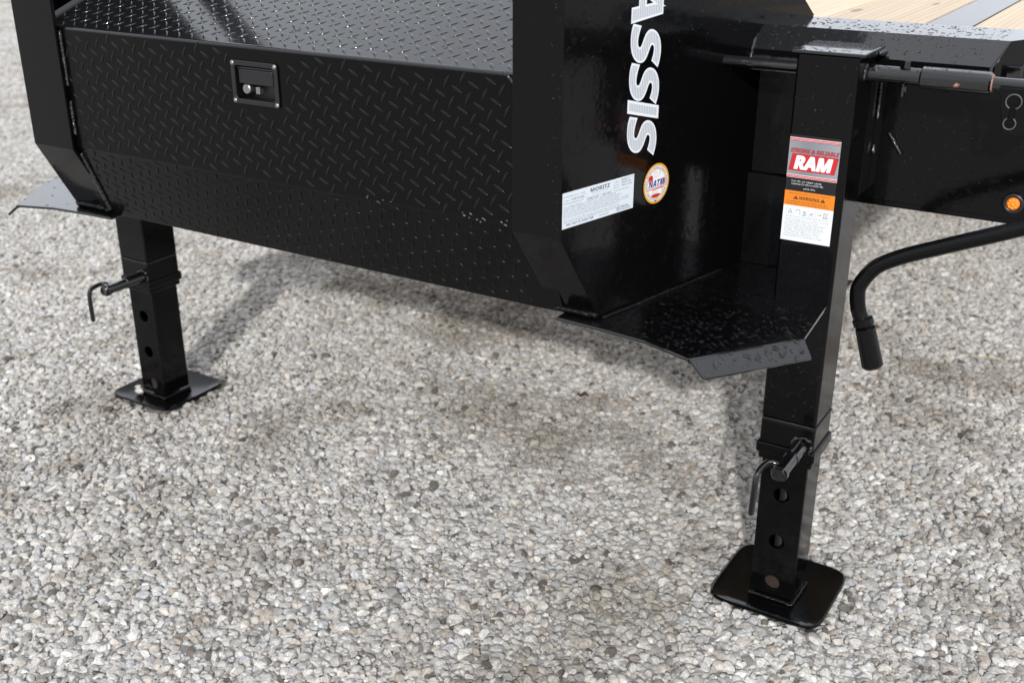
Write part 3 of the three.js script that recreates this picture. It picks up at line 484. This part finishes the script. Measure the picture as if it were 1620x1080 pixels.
// crank shaft, sleeve and crank handle
{
  const sh = baseGroup('crank_shaft', V(-0.4, 1.087, -1.945), trailer), y = 1.0865, z = -1.945;
  part('shaft', [cyl(V(-2.33, y, z), V(-0.52, y, z), 0.0095), cyl(V(-0.50, y, z), V(-0.385, y, z), 0.0142, 0.0142, 30, true, 0.002), cyl(V(-0.30, y, z), V(-0.06, y, z), 0.0115)], wetPaint, sh);
  part('sleeve', [cyl(V(-0.398, y, z), V(-0.286, y, z), 0.0182, 0.0182, 36, true, 0.003)], wetPaint, sh);
  part('worn_rim', [cyl(V(-0.2868, y, z), V(-0.284, y, z), 0.0150, 0.0135, 30)], bareCopper, sh);
  { const g = ico1.clone(), p = g.attributes.position; for (let i = 0; i < p.count; i++) { const k = R(0.6, 1.25); p.setXYZ(i, p.getX(i) * 0.0062 * k, p.getY(i) * 0.0042 * k, p.getZ(i) * 0.0018); } g.rotateZ(0.5); g.translate(-0.338, y - 0.005, z + 0.0170); part('paint_chip', [g], bareCopper, sh); }
  part('bolt', [cyl(V(-0.4247, y + 0.012, z), V(-0.4247, y + 0.0255, z), 0.0095, 0.0088, 6, true, 0.001), cyl(V(-0.4247, y - 0.034, z), V(-0.4247, y + 0.01, z), 0.0042), cyl(V(-0.4247, y - 0.026, z), V(-0.4247, y - 0.016, z), 0.008, 0.008, 6, true, 0.001)], wetPaint, sh);
  part('weld_bead', [weld([V(-0.488, y + 0.014, z + 0.004), V(-0.488, y + 0.004, z + 0.015), V(-0.488, y - 0.01, z + 0.014)], 0.0035)], wetPaint, sh);
  const dropsOn = (x0, x1, r) => { const L = []; for (let i = 0; i < 70; i++) { const a = R(-1.2, 1.5), n = V(0, Math.cos(a), Math.sin(a)); L.push(...drops(1, () => V(R(x0, x1), y, z).addScaledVector(n, r - 0.0001), n, 0.0006, 0.0022, 0.45)); } return L; };
  stuff(part('raindrops', [...dropsOn(-0.395, -0.289, 0.0182), ...dropsOn(-0.48, -0.40, 0.0142)], water, sh));
  const hk = new THREE.Path(); hk.absarc(-0.2465, 1.064, 0.0115, -1.2, 4.34, false); hk.lineTo(-0.2505, 1.037); hk.absarc(-0.2475, 1.029, 0.009, 2.0, 7.4, false); 
  const kb = plate(poly([[-0.272, 1.085], [-0.205, 1.085], [-0.205, 1.012], [-0.256, 1.012]], [hk]), 0.007, 0.0015, 3); kb.translate(0, 0, -1.925);
  const rim = [[-0.2465, 1.064, 0.0118, 5.4], [-0.2475, 1.029, 0.0093, 5.2]].map(([x, y2, r, a]) => { const g = new THREE.TorusGeometry(r, 0.0011, 8, 30, a); g.rotateZ(x < -0.247 ? 2.1 : -1.15); g.translate(x, y2, -1.9248); return g; });
  part('keyhole_bracket', [kb, bx(-0.225, -0.205, 1.015, 1.082, -2.058, -1.93)], paint, trailer);
  { const kbm = trailer.children[trailer.children.length - 1]; rim.forEach((g) => part('worn_hole_rim', [g], wornEdge, kbm)); }
}
{
  const hd = baseGroup('crank_handle', V(-0.38, 0.72, -1.83), trailer), z = -1.83;
  const path = [V(-0.085, 1.085, z - 0.09), V(-0.095, 1.0, z - 0.03), V(-0.125, 0.925, z), V(-0.19, 0.889, z), V(-0.28, 0.849, z), V(-0.362, 0.812, z), V(-0.404, 0.785, z), V(-0.4275, 0.745, z), V(-0.4235, 0.705, z), V(-0.4085, 0.675, z), V(-0.398, 0.65, z)];
  part('rod', tube(path, 0.0132, 140, 22), paint, hd);
  part('grip', [cyl(V(-0.4150, 0.690, z), V(-0.4095, 0.677, z), 0.0178, 0.0178, 30, true, 0.002), cyl(V(-0.4087, 0.6765, z), V(-0.3855, 0.603, z), 0.0172, 0.0185, 30, true, 0.004)], paint, hd);
  const dl = []; const cv = new THREE.CatmullRomCurve3(path, false, 'catmullrom', 0.4);
  for (let i = 0; i < 90; i++) { const t = R(0.3, 0.99), p = cv.getPointAt(t), tg = cv.getTangentAt(t), a = R(0, 6.28), u = V(0, 0, 1), v = new THREE.Vector3().crossVectors(tg, u), n = u.clone().multiplyScalar(Math.cos(a)).addScaledVector(v, Math.sin(a)); if (n.z < -0.3) continue; dl.push(...drops(1, () => p.clone().addScaledVector(n, 0.0131), n, 0.0005, 0.0016, 0.5)); }
  stuff(part('raindrops', dl, water, hd));
}

// deck front: panel, rail, planks, side rail, marker lamp
part('deck_panel', [bx(-0.86, -0.205, 0.8385, 1.075, ZP - 0.006, ZP, 0.0015), bx(-0.86, -0.205, 0.826, 0.832, ZP - 0.075, ZP - 0.010, 0.001), bx(-0.86, -0.205, 0.826, 0.84, ZP - 0.016, ZP - 0.0065, 0.003), bx(-2.74, -2.20, 0.8385, 1.075, ZP - 0.006, ZP, 0.0015)], paint, trailer);
{
  const prof = [[-2.019, 1.062], [-2.019, 1.1005], [-2.0587, 1.1400], [-2.225, 1.1400], [-2.225, 1.1335], [-2.062, 1.1335], [-2.026, 1.098], [-2.026, 1.062]];
  const s = poly(prof), g = new THREE.ExtrudeGeometry(s, { depth: 1, bevelEnabled: true, bevelSize: 0.002, bevelThickness: 0.0001, bevelOffset: -0.002, bevelSegments: 2 });
  const make = (xa, endAt) => { const h = g.clone().toNonIndexed(), p = h.attributes.position; for (let i = 0; i < p.count; i++) { const z = p.getX(i), y = p.getY(i), t = p.getZ(i); const xe = endAt(z); p.setXYZ(i, xa + (xe - xa) * t, y, z); } const idx = p.array; for (let i = 0; i < p.count; i += 3) for (let c = 0; c < 3; c++) { const u = idx[(i + 1) * 3 + c]; idx[(i + 1) * 3 + c] = idx[(i + 2) * 3 + c]; idx[(i + 2) * 3 + c] = u; } h.computeVertexNormals(); return h; };
  const rail = part('deck_rail', [make(-0.735, (z) => -0.2846 + (-2.0587 - z) * 0.5), bx(-0.2846 - 0.03, -0.262, 1.062, 1.098, -2.10, -2.062, 0.001)], wetPaint, trailer, 'wet deck rail, sloped front reflecting the sky');
  const cap = new THREE.BufferGeometry(); { const q = [[-0.2980, 1.064, -2.0325], [-0.2985, 1.100, -2.0300], [-0.2830, 1.1392, -2.0610], [-0.2025, 1.1392, -2.2220], [-0.2025, 1.064, -2.2220]]; cap.setAttribute('position', new THREE.Float32BufferAttribute([q[0], q[4], q[1], q[1], q[4], q[2], q[2], q[4], q[3]].flat(2), 3)); cap.computeVertexNormals(); }
  part('rail_end', [cap], paint, rail);
  stuff(part('raindrops', [drops(480, () => { const z = R(-2.215, -2.06); return V(R(-0.66, -0.30), 1.1399, z); }, V(0, 1, 0), 0.0008, 0.0028, 0.4, 2), drops(260, () => { const t = rnd(); return V(R(-0.70, -0.31), 1.1003 + t * 0.0395, -2.0189 - t * 0.0395); }, V(0, 1, 1), 0.0007, 0.0026, 0.42, 2)], water, rail));
  const g2 = weld([V(-0.728, 1.139, -2.06), V(-0.721, 1.101, -2.022), V(-0.722, 1.066, -2.015)], 0.005); part('rail_weld', g2, wetPaint, trailer);
  part('side_rail', [bx(-0.262, -0.205, 1.03, 1.1395, -7.5, -2.228, 0.003)], paint, trailer);
  // wooden deck
  const woodTex = noiseTex(512, (u, v) => { const g = fbm(u * 60, v * 3, 71, 3, 0), k = fbm(u * 6, v * 2, 73, 3), ring = 0.5 + 0.5 * Math.sin((u * 22 + 2.2 * fbm(u * 3, v * 1.2, 75, 3)) * 6.28), knot = fbm(u * 9, v * 6, 79, 2) > 0.76 ? 0.2 : 0; const t = 0.93 - 0.10 * g - 0.09 * ring * k - knot; return [t, t * 0.91, t * 0.79]; }, true);
  woodTex.wrapS = woodTex.wrapT = THREE.MirroredRepeatWrapping;
  const wood = [0.86, 0.78, 0.93].map((k) => new THREE.MeshStandardMaterial({ color: lin(k, k * 0.97, k * 0.92), map: woodTex, roughness: 0.55 }));
  const steel = new THREE.MeshPhysicalMaterial({ color: lin(0.035, 0.037, 0.041), roughness: 0.2, clearcoat: 0.5, clearcoatRoughness: 0.08 });
  let x = -0.385, i = 0;
  const plank = (xa, xb) => { const g = bx(xa, xb, 1.098, 1.1345, -7.5, xa < -0.86 ? -2.3 : -2.228, 0.003); const uvg = metreUV(g), uv = uvg.attributes.uv; for (let k = 0; k < uv.count; k++) uv.setXY(k, uv.getX(k) * 3 + i * 0.37, uv.getY(k) * 0.8 + i * 0.61); const b = worldBase.get(trailer); uvg.translate(-b.x, -b.y, -b.z); const o = new THREE.Mesh(uvg, wood[i % 3]); o.name = i ? `deck_plank_${String(i).padStart(3, '0')}` : 'deck_plank'; o.castShadow = o.receiveShadow = true; trailer.add(o); i++; };
  plank(-0.384, -0.264);
  part('deck_strip', [bx(-0.470, -0.388, 1.10, 1.134, -7.5, -2.228, 0.002)], steel, trailer, 'dark wet steel strip let into the wooden deck');
  for (let xx = -0.474; xx > -2.6; xx -= 0.192) plank(xx - 0.188, xx);
}
{
  const ml = baseGroup('marker_lamp', V(-0.236, 0.866, ZP), trailer); ml.userData.label = 'round amber marker lamp';
  const c = V(-0.2355, 0.8665, ZP);
  const bz = new THREE.TorusGeometry(0.0145, 0.0042, 12, 32); bz.translate(c.x, c.y, c.z + 0.003); part('bezel', [bz], satin, ml);
  const ln = new THREE.SphereGeometry(0.0125, 28, 14, 0, Math.PI * 2, 0, Math.PI / 2); ln.scale(1, 0.62, 1); ln.rotateX(Math.PI / 2); ln.translate(c.x, c.y, c.z + 0.002); const lens = part('lens', [ln], amber, ml);
  const ribs = []; for (let k = 0; k < 8; k++) { const a = k / 8 * 6.283; const g = new THREE.SphereGeometry(0.0028, 10, 8); g.translate(c.x + Math.cos(a) * 0.0068, c.y + Math.sin(a) * 0.0068, c.z + 0.0078); ribs.push(g); } const cc = new THREE.SphereGeometry(0.0034, 12, 8); cc.translate(c.x, c.y, c.z + 0.0092); ribs.push(cc); part('lens_facet', ribs, amberCore, lens);
}
part('panel_drops', drops(420, () => V(R(-0.46, -0.21), R(0.845, 1.05), ZP - 0.0001), V(0, 0, 1), 0.0006, 0.0020, 0.6, 1, 3), water, trailer).userData.kind = 'stuff';

// ---------- loose things ----------
{
  const put = (geo, x, y, z, s, col, label, ry, name, cat) => { const o = new THREE.Mesh(geo, stoneMat(col)); o.name = topName(name); o.position.set(x, y, z); o.scale.set(s, s * 0.8, s); o.rotation.y = ry; o.castShadow = o.receiveShadow = true; scene.add(o); tag(o, label, cat); return o; };
  put(variants[3], -2.433, 0.018, -1.893, 0.017, lin(0.7, 0.68, 0.64), 'larger white pebble lying on the far left jack foot', 0.4, 'pebble', 'pebble');
  put(variants[6], -2.466, 0.0145, -1.915, 0.0105, lin(0.62, 0.6, 0.56), 'smaller white pebble near the left rim of the far jack foot', 1.4, 'pebble', 'pebble');
}
{ // a bit of straw and a dark leaf on the gravel
  const c = new THREE.CatmullRomCurve3([V(-0.435, 0.014, -3.43), V(-0.405, 0.02, -3.42), V(-0.37, 0.017, -3.445), V(-0.335, 0.013, -3.438)]);
  const g = new THREE.TubeGeometry(c, 24, 0.0016, 6), o = new THREE.Mesh(g, new THREE.MeshStandardMaterial({ color: lin(0.42, 0.34, 0.17), roughness: 0.8 })); o.name = topName('straw'); o.castShadow = o.receiveShadow = true; scene.add(o); tag(o, 'thin yellowish straw lying on gravel right of the crank handle', 'straw');
  const l = new THREE.PlaneGeometry(0.034, 0.020, 10, 6), p = l.attributes.position; for (let i = 0; i < p.count; i++) { const x = p.getX(i), y = p.getY(i), k = 1 - Math.pow(x / 0.018, 2) * 0.7; p.setXYZ(i, x, y * k, 0.004 * Math.sin(x * 260) + 60 * y * y + R(0, 0.0012)); }
  l.computeVertexNormals(); l.rotateX(-Math.PI / 2); l.rotateY(0.5); const lo = new THREE.Mesh(l, new THREE.MeshStandardMaterial({ color: lin(0.035, 0.024, 0.017), roughness: 0.7, side: THREE.DoubleSide })); lo.name = topName('dead_leaf'); lo.position.set(-1.33, 0.014, -2.546); lo.castShadow = lo.receiveShadow = true; scene.add(lo); tag(lo, 'small dark dead leaf on the gravel in front of the right step plate', 'leaf');
}
renderer.render(scene, camera);
